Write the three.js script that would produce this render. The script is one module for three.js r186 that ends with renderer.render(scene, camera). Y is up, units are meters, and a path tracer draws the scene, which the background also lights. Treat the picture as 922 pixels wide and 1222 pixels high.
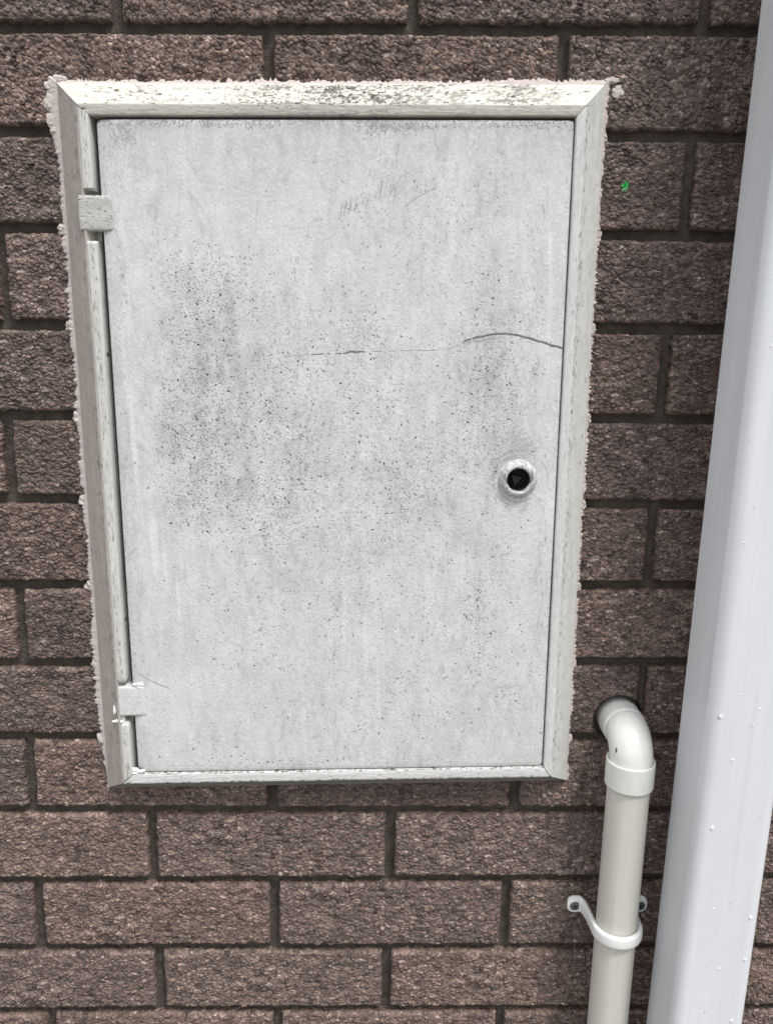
import * as THREE from 'three';
import { mergeGeometries } from 'three/addons/utils/BufferGeometryUtils.js';

/* ---------- camera, sky, sun, exposure ---------- */
// All lengths below are in millimetres on the wall (x right, y up, z out of the wall); G = height of y 0 above the ground.
const G = 1500, S = 0.001;
const scene = new THREE.Scene();
const camera = new THREE.PerspectiveCamera(62.79, 772 / 1024, 0.02, 200);
camera.position.set(0.3035, (G - 226.5) * S, 0.7143);
camera.rotation.order = 'YXZ';
camera.rotation.set(-0.2192364, -0.0293333, 0.0189630);
scene.add(camera);

{ // overcast sky: brightest overhead, a little cool
  const w = 128, h = 64, d = new Float32Array(w * h * 4);
  for (let y = 0; y < h; y++) for (let x = 0; x < w; x++) {
    const el = ((y + 0.5) / h - 0.5) * Math.PI, s = Math.max(0, Math.sin(el));
    const L = el > 0 ? 0.25 + 0.8 * s : 0.3, i = (y * w + x) * 4;
    d[i] = L * 0.965; d[i + 1] = L * 0.99; d[i + 2] = L * 1.03; d[i + 3] = 1;
  }
  const sky = new THREE.DataTexture(d, w, h, THREE.RGBAFormat, THREE.FloatType);
  sky.mapping = THREE.EquirectangularReflectionMapping; sky.magFilter = THREE.LinearFilter; sky.needsUpdate = true;
  scene.background = sky; scene.environment = sky;
}
const sun = new THREE.DirectionalLight(new THREE.Color(1.0, 0.965, 0.92), 1.5);
sun.position.set(0.3 + 1.35, 1.1 + 3.75, 1.85); sun.target.position.set(0.3, 1.1, 0);
sun.castShadow = true; sun.shadow.radius = 26; sun.shadow.mapSize.set(2048, 2048);
Object.assign(sun.shadow.camera, { left: -2, right: 2, top: 2, bottom: -2, near: 0.1, far: 12 });
scene.add(sun, sun.target);

const renderer = new THREE.WebGLRenderer({ antialias: true });
renderer.setSize(772, 1024);
renderer.toneMapping = THREE.LinearToneMapping;
renderer.toneMappingExposure = 1.8;
renderer.shadowMap.enabled = true;
renderer.shadowMap.type = THREE.PCFSoftShadowMap;

/* ---------- small tools ---------- */
function rng(seed) { let a = seed >>> 0; return () => { a = (a + 0x6D2B79F5) | 0; let t = Math.imul(a ^ (a >>> 15), 1 | a); t = (t + Math.imul(t ^ (t >>> 7), 61 | t)) ^ t; return ((t ^ (t >>> 14)) >>> 0) / 4294967296; }; }
const hash = (x, y, s) => { let h = Math.imul(x | 0, 374761393) + Math.imul(y | 0, 668265263) + Math.imul(s | 0, 2147483647 - 77777); h = Math.imul(h ^ (h >>> 13), 1274126177); h = Math.imul(h ^ (h >>> 15), 2246822519); return ((h ^ (h >>> 16)) >>> 0) / 4294967296; };
const mod = (a, n) => ((a % n) + n) % n;
const clamp = (v, a = 0, b = 1) => Math.min(b, Math.max(a, v));
const sstep = (a, b, v) => { const t = clamp((v - a) / (b - a)); return t * t * (3 - 2 * t); };
const lerp = (a, b, t) => a + (b - a) * t;
function vnoise(x, y, s, px = 1e6, py = 1e6) { // value noise, tileable with period px, py
  const xi = Math.floor(x), yi = Math.floor(y), fx = x - xi, fy = y - yi, u = fx * fx * (3 - 2 * fx), v = fy * fy * (3 - 2 * fy);
  const x0 = mod(xi, px), x1 = mod(xi + 1, px), y0 = mod(yi, py), y1 = mod(yi + 1, py);
  return lerp(lerp(hash(x0, y0, s), hash(x1, y0, s), u), lerp(hash(x0, y1, s), hash(x1, y1, s), u), v);
}
function fbm(x, y, s, oct = 4) { let a = 0.5, t = 0, n = 0; for (let i = 0; i < oct; i++) { t += a * vnoise(x, y, s + i); n += a; a *= 0.5; x *= 2.03; y *= 2.03; } return t / n; }
const toSRGB = (l) => Math.round(255 * clamp(l <= 0.0031308 ? 12.92 * l : 1.055 * Math.pow(clamp(l), 1 / 2.4) - 0.055));
function texture(w, h, fn, color) { // fn(i, x, y) -> [r, g, b] linear or a number 0..1; row 0 is v = 0
  const d = new Uint8Array(w * h * 4);
  for (let y = 0; y < h; y++) for (let x = 0; x < w; x++) {
    const i = y * w + x, c = fn(i, x, y);
    if (color) { d[i * 4] = toSRGB(c[0]); d[i * 4 + 1] = toSRGB(c[1]); d[i * 4 + 2] = toSRGB(c[2]); } else d[i * 4] = d[i * 4 + 1] = d[i * 4 + 2] = Math.round(255 * clamp(c));
    d[i * 4 + 3] = 255;
  }
  const t = new THREE.DataTexture(d, w, h);
  t.magFilter = THREE.LinearFilter; t.minFilter = THREE.LinearMipmapLinearFilter; t.generateMipmaps = true;
  t.wrapS = t.wrapT = THREE.RepeatWrapping; if (color) t.colorSpace = THREE.SRGBColorSpace;
  t.needsUpdate = true; return t;
}
// thing = group at its base; geometries are given in wall millimetres and moved to the base
function thing(name, label, category, base) {
  const g = new THREE.Group(); g.name = name; g.userData = { label, category, base };
  g.position.set(base[0] * S, (base[1] + G) * S, base[2] * S); scene.add(g); return g;
}
const baseOf = (o) => { while (o && !o.userData.base) o = o.parent; return o.userData.base; };
function part(name, geo, mat, parent) {
  const b = baseOf(parent); geo.translate(-b[0], -b[1], -b[2]); geo.scale(S, S, S);
  const m = new THREE.Mesh(geo, mat); m.name = name; m.castShadow = m.receiveShadow = true; parent.add(m); return m;
}
// grid surface: f(i, j) -> [x, y, z, u, v]; keep(i, j) filters cells; closed wraps i
function grid(nx, ny, f, keep, flip = false) {
  const W = nx + 1, pos = new Float32Array(W * (ny + 1) * 3), uv = new Float32Array(W * (ny + 1) * 2), idx = [];
  for (let j = 0; j <= ny; j++) for (let i = 0; i <= nx; i++) {
    const p = f(i, j), k = j * W + i; pos[k * 3] = p[0]; pos[k * 3 + 1] = p[1]; pos[k * 3 + 2] = p[2]; uv[k * 2] = p[3] ?? i / nx; uv[k * 2 + 1] = p[4] ?? j / ny;
  }
  for (let j = 0; j < ny; j++) for (let i = 0; i < nx; i++) {
    if (keep && !keep(i, j)) continue;
    const a = j * W + i, b = a + 1, c = a + W, d = c + 1;
    if (flip) idx.push(a, c, b, b, c, d); else idx.push(a, b, c, b, d, c);
  }
  const g = new THREE.BufferGeometry();
  g.setAttribute('position', new THREE.BufferAttribute(pos, 3)); g.setAttribute('uv', new THREE.BufferAttribute(uv, 2)); g.setIndex(idx);
  g.computeVertexNormals(); return g;
}

/* ---------- brick surface: a tile of packed crushed stone ---------- */
const TW = 1024, TH = 512, TMM = 0.25; // 256 x 128 mm
function stoneTile(seed, cw, ch, warp, low) {
  const nx = Math.round(256 / cw), ny = Math.round(128 / ch), H = new Float32Array(TW * TH), T = new Float32Array(TW * TH);
  const out = [0, 0, 0, 0, 0];
  const cell = (x, y, nx, ny, s) => { // nearest two points, anisotropic cells
    const cx = Math.floor(x), cy = Math.floor(y); let d1 = 9, d2 = 9, id = 0, ox = 0, oy = 0;
    for (let b = -1; b <= 1; b++) for (let a = -1; a <= 1; a++) {
      const gx = mod(cx + a, nx), gy = mod(cy + b, ny), dx = cx + a + hash(gx, gy, s) - x, dy = cy + b + hash(gy, gx, s + 101) - y, d = Math.sqrt(dx * dx + dy * dy) * (0.75 + 0.5 * hash(gx + 7, gy + 3, s + 202));
      if (d < d1) { d2 = d1; d1 = d; id = gx + gy * 7919; ox = dx; oy = dy; } else if (d < d2) d2 = d;
    }
    out[0] = d1; out[1] = d2; out[2] = id; out[3] = ox; out[4] = oy; return out;
  };
  const n2x = Math.round(nx * 1.9), n2y = Math.round(ny * 1.7);
  for (let y = 0; y < TH; y++) for (let x = 0; x < TW; x++) {
    const fx = x / TW, fy = y / TH, wx = (vnoise(fx * 100, fy * 60, seed + 9, 100, 60) - 0.5) * warp, wy = (vnoise(fx * 100, fy * 60, seed + 10, 100, 60) - 0.5) * warp;
    const [a1, a2, ia, ax, ay] = cell(fx * nx + wx, fy * ny + wy, nx, ny, seed), [b1, b2, ib, bx, by] = cell(fx * n2x + wx, fy * n2y + wy, n2x, n2y, seed + 20);
    const r = (k) => hash(ia, k, seed + 3), q = (k) => hash(ib, k, seed + 4);
    const edge = sstep(0.0, 0.26, a2 - a1), edge2 = sstep(0.0, 0.3, b2 - b1);
    const A = edge * (0.45 + 1.15 * r(1) + 1.3 * (r(2) - 0.5) * ax + 1.5 * (r(3) - 0.5) * ay - 0.35 * a1), B = edge2 * (0.25 + 0.6 * q(1) + 0.8 * (q(2) - 0.5) * bx + 0.8 * (q(3) - 0.5) * by);
    const loose = sstep(0.38, 0.62, vnoise(fx * 32, fy * 24, seed + 50, 32, 24)); // where the coarse stones thin out
    const coarse = vnoise(fx * 20, fy * 10, seed + 30, 20, 10) + 0.6 * vnoise(fx * 48, fy * 24, seed + 31, 48, 24), i = y * TW + x;
    H[i] = lerp(A + 0.3 * B, 0.35 * A + B, loose) + low * (coarse - 0.8) + 0.12 * vnoise(fx * 512, fy * 256, seed + 40, 512, 256);
    T[i] = lerp(0.72 * r(7) + 0.28 * q(7), 0.3 * r(7) + 0.7 * q(7), loose);
  }
  let m = 0; for (const v of H) m += v; m /= H.length; for (let i = 0; i < H.length; i++) H[i] -= m;
  return { H, T };
}
const tiles = [stoneTile(11, 4.4, 3.5, 0.25, 0.8), stoneTile(57, 4.9, 2.6, 0.6, 0.9)]; // pebbly; drawn out and crinkled
const tileMaps = tiles.map((t, k) => ({
  map: texture(TW, TH, (i, x, y) => {
    const v = t.T[i], g = vnoise(x / 4, y / 4, 90 + k, 256, 128), big = vnoise(x / 102.4, y / 64, 95 + k, 10, 8);
    const l = (0.28 + 1.2 * v) * (0.76 + 0.48 * g) * (0.84 + 0.32 * big), pale = sstep(0.74, 0.95, v) * sstep(0.3, 0.6, g);
    return [l * (0.167 + pale * 0.1), l * (0.121 + pale * 0.1), l * (0.103 + pale * 0.096)];
  }, true),
  bump: texture(TW, TH, (i) => 0.5 + t.H[i] / 4.4, false),
}));
function sampleH(t, u, v) { // u, v in mm, bilinear, repeating
  const x = u / TMM - 0.5, y = v / TMM - 0.5, xi = Math.floor(x), yi = Math.floor(y), fx = x - xi, fy = y - yi, H = t.H;
  const a = mod(xi, TW), b = mod(xi + 1, TW), c = mod(yi, TH) * TW, d = mod(yi + 1, TH) * TW;
  return lerp(lerp(H[c + a], H[c + b], fx), lerp(H[d + a], H[d + b], fx), fy);
}
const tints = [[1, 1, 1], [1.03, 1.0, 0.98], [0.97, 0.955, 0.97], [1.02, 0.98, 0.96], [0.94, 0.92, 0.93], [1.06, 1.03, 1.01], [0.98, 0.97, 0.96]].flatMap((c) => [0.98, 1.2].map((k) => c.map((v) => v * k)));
const brickMats = tiles.map((_, k) => tints.map((c) => new THREE.MeshStandardMaterial({ map: tileMaps[k].map, bumpMap: tileMaps[k].bump, bumpScale: 0.0042, color: new THREE.Color(...c), roughness: 0.7 })));

/* ---------- the wall ---------- */
const OPEN = { x0: 98, x1: 457, y0: -606, y1: -82 };          // opening behind the cabinet
const HOLE = { x: 543.5, y: -580, r: 23 };                     // hole drilled for the waste pipe
// bottom edge of each course at x 0 and x 600, and the upright joints measured in it
const courseY = [[-5.2, 8.3], [-78.8, -69.5], [-151.6, -145.9], [-227.7, -220.6], [-302.6, -296.4], [-374.3, -372.4], [-451.8, -446.3], [-525.6, -519.9], [-597.7, -595.4], [-672.9, -671.1], [-748.4, -745.1], [-822.7, -823.1], [-894.9, -894.5]];
const uprights = { 0: [110.4, 337.7, 564.9], 1: [1.5, 226.1, 456.1], 2: [339, 564.4], 3: [8.4, 456], 4: [333, 558.3], 5: [2.2, 455], 6: [335, 560.1], 7: [0.6, 454], 8: [338, 563.8], 9: [-1.3, 222.3, 450.9], 10: [108.2, 333.7, 560], 11: [-3.7, 223.0, 448.5], 12: [109.1, 333.3, 559] };
const rowY = (r, x) => { const k = clamp(r, 0, 12), c = courseY[k]; return lerp(c[0], c[1], clamp(x, -300, 900) / 600) - 75 * (r - k); };
function rowUprights(r, xa, xb) {
  const known = uprights[r] ?? [r % 2 ? 0 : 112], out = [...known];
  while (out[0] > xa) out.unshift(out[0] - 225);
  while (out[out.length - 1] < xb) out.push(out[out.length - 1] + 225);
  return out;
}
const wall = thing('brick_wall', 'dark brown rough faced brick wall in stretcher bond with recessed mortar joints', 'wall', [300, -G, 0]);
const bricksAt = []; // extents, for the mortar
function brickGeo(x0, x1, yb, yt, r, seed, step) {
  const R = rng(seed), t = tiles[r <= 1 ? 0 : 1], ou = R() * 256, ov = R() * 128, w = x1 - x0, hh = yt(0.5 * (x0 + x1)) - yb(0.5 * (x0 + x1));
  const nx = Math.max(4, Math.round(w / step)), ny = Math.max(4, Math.round(hh / step)), tx = (R() - 0.5) * 1.2, ty = (R() - 0.5) * 1.2, off = (R() - 0.5) * 1.0, amp = 1.5;
  // two extra rings form the returns into the joint
  return grid(nx + 4, ny + 4, (i, j) => {
    const a = clamp((i - 2) / nx), b = clamp((j - 2) / ny), ring = Math.max(2 - i, i - nx - 2, 2 - j, j - ny - 2, 0);
    let x = lerp(x0, x1, a), y = lerp(yb(x), yt(x), b);
    const ed = Math.min(a, 1 - a) * w, eb = Math.min(b, 1 - b) * hh, wob = 1.5;
    const nx_ = (vnoise(y / 7, x / 300, seed) - 0.5) + 0.7 * (vnoise(y / 2.3, x / 300, seed + 1) - 0.5), ny_ = (vnoise(x / 8, y / 200, seed + 2) - 0.5) + 0.7 * (vnoise(x / 2.3, y / 200, seed + 3) - 0.5);
    let fu = ou + x - x0, fv = ov + y - yb(x); // texture sticks to the face
    if (i < 2) fu -= (2 - i) * 5; else if (i > nx + 2) fu += (i - nx - 2) * 5; if (j < 2) fv -= (2 - j) * 5; else if (j > ny + 2) fv += (j - ny - 2) * 5;
    x += nx_ * wob * Math.exp(-ed / 4); y += ny_ * wob * Math.exp(-eb / 4);
    let z = amp * sampleH(t, fu, fv) + off + tx * (a - 0.5) + ty * (b - 0.5);
    const rad = 3.2, q = Math.max(0, rad - ed), p = Math.max(0, rad - eb), e = Math.min(rad, Math.hypot(q, p));
    z -= rad - Math.sqrt(Math.max(0, rad * rad - e * e)) * 1 - 0;
    if (ring) z = ring === 1 ? z - 4 : -15;
    if (Math.hypot(x - HOLE.x, y - HOLE.y) < HOLE.r + 0.5 * (vnoise(x / 3, y / 3, 5) - 0.5)) z = -75;
    return [x, y, z, fu / 256, fv / 128];
  });
}
{
  let n = 0;
  const name = () => { const k = n++; return k ? `brick_${String(k).padStart(3, '0')}` : 'brick'; };
  const spare = []; // a few shared shapes for the bricks beyond the picture
  for (let k = 0; k < 5; k++) { const g = brickGeo(-108, 108, () => -32.5, () => 32.5, 5, 900 + k, 4); g.scale(S, S, S); spare.push(g); }
  for (let r = -6; r <= 18; r++) {
    const U = rowUprights(r, -900, 1500), R = rng(4000 + r * 31);
    for (let k = 0; k + 1 < U.length; k++) {
      let x0 = U[k] + 4.2 + R() * 0.9, x1 = U[k + 1] - 4.2 - R() * 0.9; const tint = 2 * Math.floor(R() * tints.length / 2) + (r > 9 || R() < (r > 7 ? 0.5 : 0.15) ? 1 : 0), seed = 100 + (r + 10) * 50 + k;  // paler tint paints in the brighter light on lower courses; random few elsewhere
      if (r >= 2 && r <= 8) { // cut back at the opening
        if (x0 > OPEN.x0 && x1 < OPEN.x1) continue;
        if (x0 < OPEN.x0 && x1 > OPEN.x0) x1 = OPEN.x0; else if (x0 < OPEN.x1 && x1 > OPEN.x1) x0 = OPEN.x1;
        if (x0 > OPEN.x0 - 1 && x1 < OPEN.x1 + 1) continue;
      }
      bricksAt.push([x0, x1, r]);
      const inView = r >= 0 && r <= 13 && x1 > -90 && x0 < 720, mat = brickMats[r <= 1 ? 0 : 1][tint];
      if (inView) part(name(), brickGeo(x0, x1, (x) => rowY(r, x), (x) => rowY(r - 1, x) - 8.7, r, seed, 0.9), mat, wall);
      else {
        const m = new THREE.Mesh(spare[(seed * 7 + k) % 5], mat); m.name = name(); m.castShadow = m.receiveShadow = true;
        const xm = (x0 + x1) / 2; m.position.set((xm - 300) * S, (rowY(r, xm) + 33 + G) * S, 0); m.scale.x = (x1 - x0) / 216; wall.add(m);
      }
    }
  }
}
const mortarFn = (i, x, y) => { const v = 0.5 + 0.55 * vnoise(x / 25.6, y / 25.6, 71, 20, 20) + 0.5 * vnoise(x / 2, y / 2, 72, 256, 256) + (hash(x, y, 70) > 0.97 ? 0.9 : 0); return [0.08 * v, 0.067 * v, 0.055 * v]; };
const mortarMat = new THREE.MeshStandardMaterial({ roughness: 0.95, map: texture(512, 512, mortarFn, true), bumpScale: 0.0012,
  bumpMap: texture(512, 512, (i, x, y) => 0.5 * vnoise(x / 3, y / 3, 73, 170, 170) + 0.5 * vnoise(x / 8, y / 8, 74, 64, 64), false) });
{
  const sh = new THREE.Shape([[-900, -G], [1500, -G], [1500, 455], [-900, 455]].map((p) => new THREE.Vector2(...p)));
  sh.holes.push(new THREE.Path([[OPEN.x0, OPEN.y0], [OPEN.x0, OPEN.y1], [OPEN.x1, OPEN.y1], [OPEN.x1, OPEN.y0]].map((p) => new THREE.Vector2(...p))));
  const h = new THREE.Path(); h.absarc(HOLE.x, HOLE.y, HOLE.r + 1, 0, 7); sh.holes.push(h);
  const slab = new THREE.ExtrudeGeometry(sh, { depth: 88, bevelEnabled: false, curveSegments: 32 }); slab.translate(0, 0, -100);
  { const u = slab.attributes.uv; for (let i = 0; i < u.count; i++) u.setXY(i, u.getX(i) / 128, u.getY(i) / 128); }
  const X0 = -100, Y0 = -1010, st = 1.6, nx = 540, ny = 660;
  const byRow = {}; for (const b of bricksAt) (byRow[b[2]] ??= []).push(b);
  const inside = (x, y) => {
    if (x > OPEN.x0 - 2 && x < OPEN.x1 + 2 && y > OPEN.y0 - 2 && y < OPEN.y1 + 2) return true;
    for (let r = -2; r <= 15; r++) if (y > rowY(r, x) + 6 && y < rowY(r - 1, x) - 15) { for (const b of byRow[r]) if (x > b[0] + 6 && x < b[1] - 6) return true; }
    return false;
  };
  const front = grid(nx, ny, (i, j) => {
    const x = X0 + i * st, y = Y0 + j * st;
    let z = -9 + 1.6 * (fbm(x / 9, y / 9, 61, 3) - 0.5) + 1.8 * (fbm(x / 40, y / 40, 65, 2) - 0.5);
    if (Math.hypot(x - HOLE.x, y - HOLE.y) < HOLE.r) z = -75;
    return [x, y, z, x / 128, y / 128];
  }, (i, j) => !inside(X0 + (i + 0.5) * st, Y0 + (j + 0.5) * st));
  const flat = slab.toNonIndexed(), f2 = front.toNonIndexed();
  part('mortar', mergeGeometries([flat, f2]), mortarMat, wall);
}

/* ---------- ground ---------- */
{
  const t = texture(512, 512, (i, x, y) => { const v = 0.75 + 0.5 * vnoise(x / 4, y / 4, 81, 128, 128) * vnoise(x / 40, y / 40, 82, 13, 13) + 0.2 * vnoise(x, y, 83, 512, 512); return [0.2 * v, 0.195 * v, 0.185 * v]; }, true);
  t.repeat.set(40, 40);
  const g = new THREE.Mesh(new THREE.PlaneGeometry(60, 60), new THREE.MeshStandardMaterial({ map: t, roughness: 0.95 }));
  g.rotation.x = -Math.PI / 2; g.name = 'ground'; g.userData = { kind: 'structure' }; g.receiveShadow = true; scene.add(g);
}

/* ---------- the meter cabinet ---------- */
// local millimetres (x right, v down from the frame's top left corner, z out) to the wall: the frame sits a little askew
const L = (x, v, z) => [62.8 + x + 0.013 * v, -47.9 + 0.0218 * x - v, z];
const FW = 427.4, FH = 603.2;
const box = thing('meter_cabinet', 'weathered white meter cabinet with a closed scratched door in the brick wall', 'cabinet', [280, -650, 0]);

// weathered paint and bevel tones for the frame, one strip texture per rail: u along the rail, v from the wall edge over the bevel to the lip
const bevelEnd = 0.55; // share of the profile length that is bevel
function railPaint(seed, tone, kind, w = 1024, h = 96, len = 427) {
  const R = rng(seed), dark = new Float32Array(w * h), px = w / len, py = h / 50; // texels per mm
  const blot = (cx, cy, rx, ry, a, rough = 1) => { // cx, cy in texels
    for (let y = Math.max(0, Math.floor(cy - ry)); y <= Math.min(h - 1, cy + ry); y++) for (let x = Math.max(0, Math.floor(cx - rx)); x <= Math.min(w - 1, cx + rx); x++) {
      const d = Math.hypot((x - cx) / rx, (y - cy) / ry) + rough * (vnoise(x / 3, y / 2, seed + 5) - 0.5); if (d < 1) dark[y * w + x] = Math.max(dark[y * w + x], a * sstep(1, 0.55, d));
    }
  };
  const nSpeck = kind === 'top' ? 800 : kind === 'bottom' ? 600 : 1100;
  for (let k = 0; k < nSpeck; k++) { const x = R() * w, y = R() * h, s = 0.25 + R() * R() * 0.8; blot(x, y, (s * (1 + R() * 2.4)) * px, s * py * 0.8, 0.12 + R() * R() * 0.85); }
  if (kind === 'top') for (const [c, wd, n] of [[0.5, 0.055, 300], [0.37, 0.08, 120], [0.62, 0.1, 170], [0.12, 0.1, 90], [0.84, 0.1, 170], [0.52, 0.3, 260]])
    for (let k = 0; k < n; k++) { const x = (c + (R() + R() + R() - 1.5) * wd) * w, y = h * (0.1 + 0.46 * R()); blot(x, y, (0.5 + R() * 3) * px, (0.3 + R() * 0.8) * py, 0.3 + R() * 0.7, 1.3); }
  if (kind === 'bottom') for (let k = 0; k < 420; k++) blot(R() * w, h * (k % 2 ? 0.5 + 0.07 * R() : 0.86 + 0.06 * R()), (0.5 + R() * 2.4) * px, (0.4 + R()) * py, 0.4 + R() * 0.6);
  if (kind === 'left' || kind === 'right') for (let k = 0; k < 240; k++) blot(R() * w, h * (0.5 + 0.1 * (R() - 0.5)), (0.5 + R() * 4) * px, (0.25 + R() * 0.5) * py, 0.2 + R() * 0.5, 1.4);
  if (kind === 'top') for (let k = 0; k < 40; k++) blot(w * (0.34 + 0.1 * R()), h * (0.5 + 0.25 * R()), (0.5 + R() * 2) * px, (0.4 + R()) * py, 0.3 + R() * 0.4);
  if (kind === 'top') for (let y = 0; y < h; y++) for (let x = 0; x < w; x++) { // smears of black growth, heaviest near the middle
    const u = x / w, env = 0.12 + Math.exp(-(((u - 0.52) / 0.2) ** 2)) + 0.6 * Math.exp(-(((u - 0.85) / 0.1) ** 2)) + 0.4 * Math.exp(-(((u - 0.13) / 0.09) ** 2)), v = y / h, b = v < bevelEnd ? sstep(0.06, 0.2, v) : 0.35;
    const n = fbm(x / 38, y / 9, seed + 11, 4) * 0.55 + fbm(x / 6, y / 4, seed + 15, 3) * 0.45; dark[y * w + x] = Math.max(dark[y * w + x], clamp(0.95 * env * b * sstep(0.49, 0.66, n)));
  }
  const map = texture(w, h, (i, x, y) => {
    const v = y / h, c = tone(v), st = 0.78 + 0.2 * fbm(x / 60, y / 7, seed + 1, 3) + 0.26 * fbm(x / 9, y / 8, seed + 2, 4), d = dark[i];
    return [lerp(c[0] * st, 0.075, d), lerp(c[1] * st, 0.07, d), lerp(c[2] * st, 0.062, d)];
  }, true);
  const bump = texture(w, h, (i, x, y) => clamp(0.62 - 0.35 * dark[i] + 0.35 * (fbm(x / 14, y / 5, seed + 7, 3) - 0.5) + 0.2 * (fbm(x / 60, y / 2, seed + 8, 2) - 0.5)), false);
  return new THREE.MeshStandardMaterial({ map, bumpMap: bump, bumpScale: 0.0009, roughness: 0.62 });
}
const mix3 = (a, b, t) => a.map((v, i) => lerp(v, b[i], t));
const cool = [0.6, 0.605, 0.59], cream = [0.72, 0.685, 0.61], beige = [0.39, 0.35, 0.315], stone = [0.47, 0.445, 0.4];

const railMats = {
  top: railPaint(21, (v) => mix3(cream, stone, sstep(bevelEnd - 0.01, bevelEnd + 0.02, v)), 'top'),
  bottom: railPaint(22, (v) => mix3([0.2, 0.19, 0.18], cool, sstep(bevelEnd - 0.03, bevelEnd, v)), 'bottom'),  // bevel set much darker than the lip
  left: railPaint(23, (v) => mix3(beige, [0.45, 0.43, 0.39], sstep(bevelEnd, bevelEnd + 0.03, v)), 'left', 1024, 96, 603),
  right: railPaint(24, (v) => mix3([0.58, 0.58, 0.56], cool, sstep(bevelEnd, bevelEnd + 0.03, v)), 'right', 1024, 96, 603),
};
// profile rings: inset on left, right, top, bottom, height above the wall, place in the strip texture
const ringsOf = [
  [0, 0, 0, 0, -6, 0.0], [0, 0, 0, 0, 2.5, 0.06], [0.4, 0.4, 0.4, 0.4, 3.2, 0.08], [9.5, 9, 9.5, 7.5, 12.4, 0.31],
  [19.2, 18.2, 18.7, 14.4, 21.3, 0.53], [20.2, 19.2, 19.8, 15.4, 21.9, 0.56], [21.2, 20.2, 20.8, 16.4, 22, 0.59],
  [25, 23, 24, 20, 22.1, 0.72], [28.6, 25.3, 27, 23.6, 22, 0.86], [29.6, 26.1, 27.8, 24.5, 21.3, 0.9], [29.9, 26.4, 28.1, 24.8, 19.8, 0.93], [29.9, 26.4, 28.1, 24.8, -4, 1.0],
];
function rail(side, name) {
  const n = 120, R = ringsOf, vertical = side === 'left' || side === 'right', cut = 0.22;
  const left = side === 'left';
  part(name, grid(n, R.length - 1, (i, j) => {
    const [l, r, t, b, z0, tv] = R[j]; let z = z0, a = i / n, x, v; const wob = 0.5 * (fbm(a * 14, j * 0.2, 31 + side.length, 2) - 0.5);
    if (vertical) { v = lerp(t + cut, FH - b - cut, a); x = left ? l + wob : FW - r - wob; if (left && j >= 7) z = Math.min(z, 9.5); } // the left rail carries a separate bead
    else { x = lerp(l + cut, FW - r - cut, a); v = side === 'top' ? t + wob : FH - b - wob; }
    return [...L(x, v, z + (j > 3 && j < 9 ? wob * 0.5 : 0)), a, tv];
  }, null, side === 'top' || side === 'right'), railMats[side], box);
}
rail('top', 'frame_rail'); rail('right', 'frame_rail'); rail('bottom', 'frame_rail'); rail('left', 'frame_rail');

// rounded beads along the left side, broken at the two hinges
const beadMat = railPaint(25, (v) => mix3([0.57, 0.565, 0.545], [0.42, 0.4, 0.375], 0.5 * sstep(0.35, 0.1, v)), 'left', 1024, 96, 603);
function bead(v0, v1, round0, round1, mitre) {
  const prof = []; // x inset and height
  for (let k = 0; k <= 14; k++) { const a = Math.PI * (1 - k / 14), sx = Math.sign(Math.cos(a)) * Math.pow(Math.abs(Math.cos(a)), 0.55), sz = Math.pow(Math.sin(a), 0.5); prof.push([24.9 + 4.5 * sx, 16.5 + 6.0 * sz]); }
  prof.unshift([20.4, 6]); prof.push([29.5, 0]);
  const n = Math.max(30, Math.round((v1 - v0) / 2.5)), m = prof.length - 1;
  part('frame_bead', grid(n + 2, m, (i, j) => {
    let a = clamp((i - 1) / n), v = lerp(v0, v1, a), [x, z] = prof[j], s = 1;
    const e0 = round0 ? clamp((v - v0) / 5) : 1, e1 = round1 ? clamp((v1 - v) / 5) : 1, e = Math.min(e0, e1); s = Math.sqrt(Math.max(0.02, 1 - (1 - e) * (1 - e)));
    x = 24.9 + (x - 24.9) * lerp(0.55, 1, s); if (i === 0 || i === n + 2) z = 4; else z -= (1 - s) * 2.5;
    if (mitre === 1 && i <= 1) v = v0 + (x - 20.4) * 0.84; if (mitre === 2) v = lerp(v0, v1 + (30 - x) * 0.9, a);
    const w = 0.45 * (fbm(v / 30, 2, 77, 2) - 0.5);
    return [...L(x + w, v, z + 0.3 * (fbm(v / 6, j / 3, 78, 2) - 0.5)), v / 603, lerp(0.1, 0.9, j / m)];
  }), beadMat, box);
}
bead(20.8, 81.5, false, false, 1); bead(119.2, 491.5, false, true, 0); bead(529, 578.8, true, false, 2);

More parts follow.
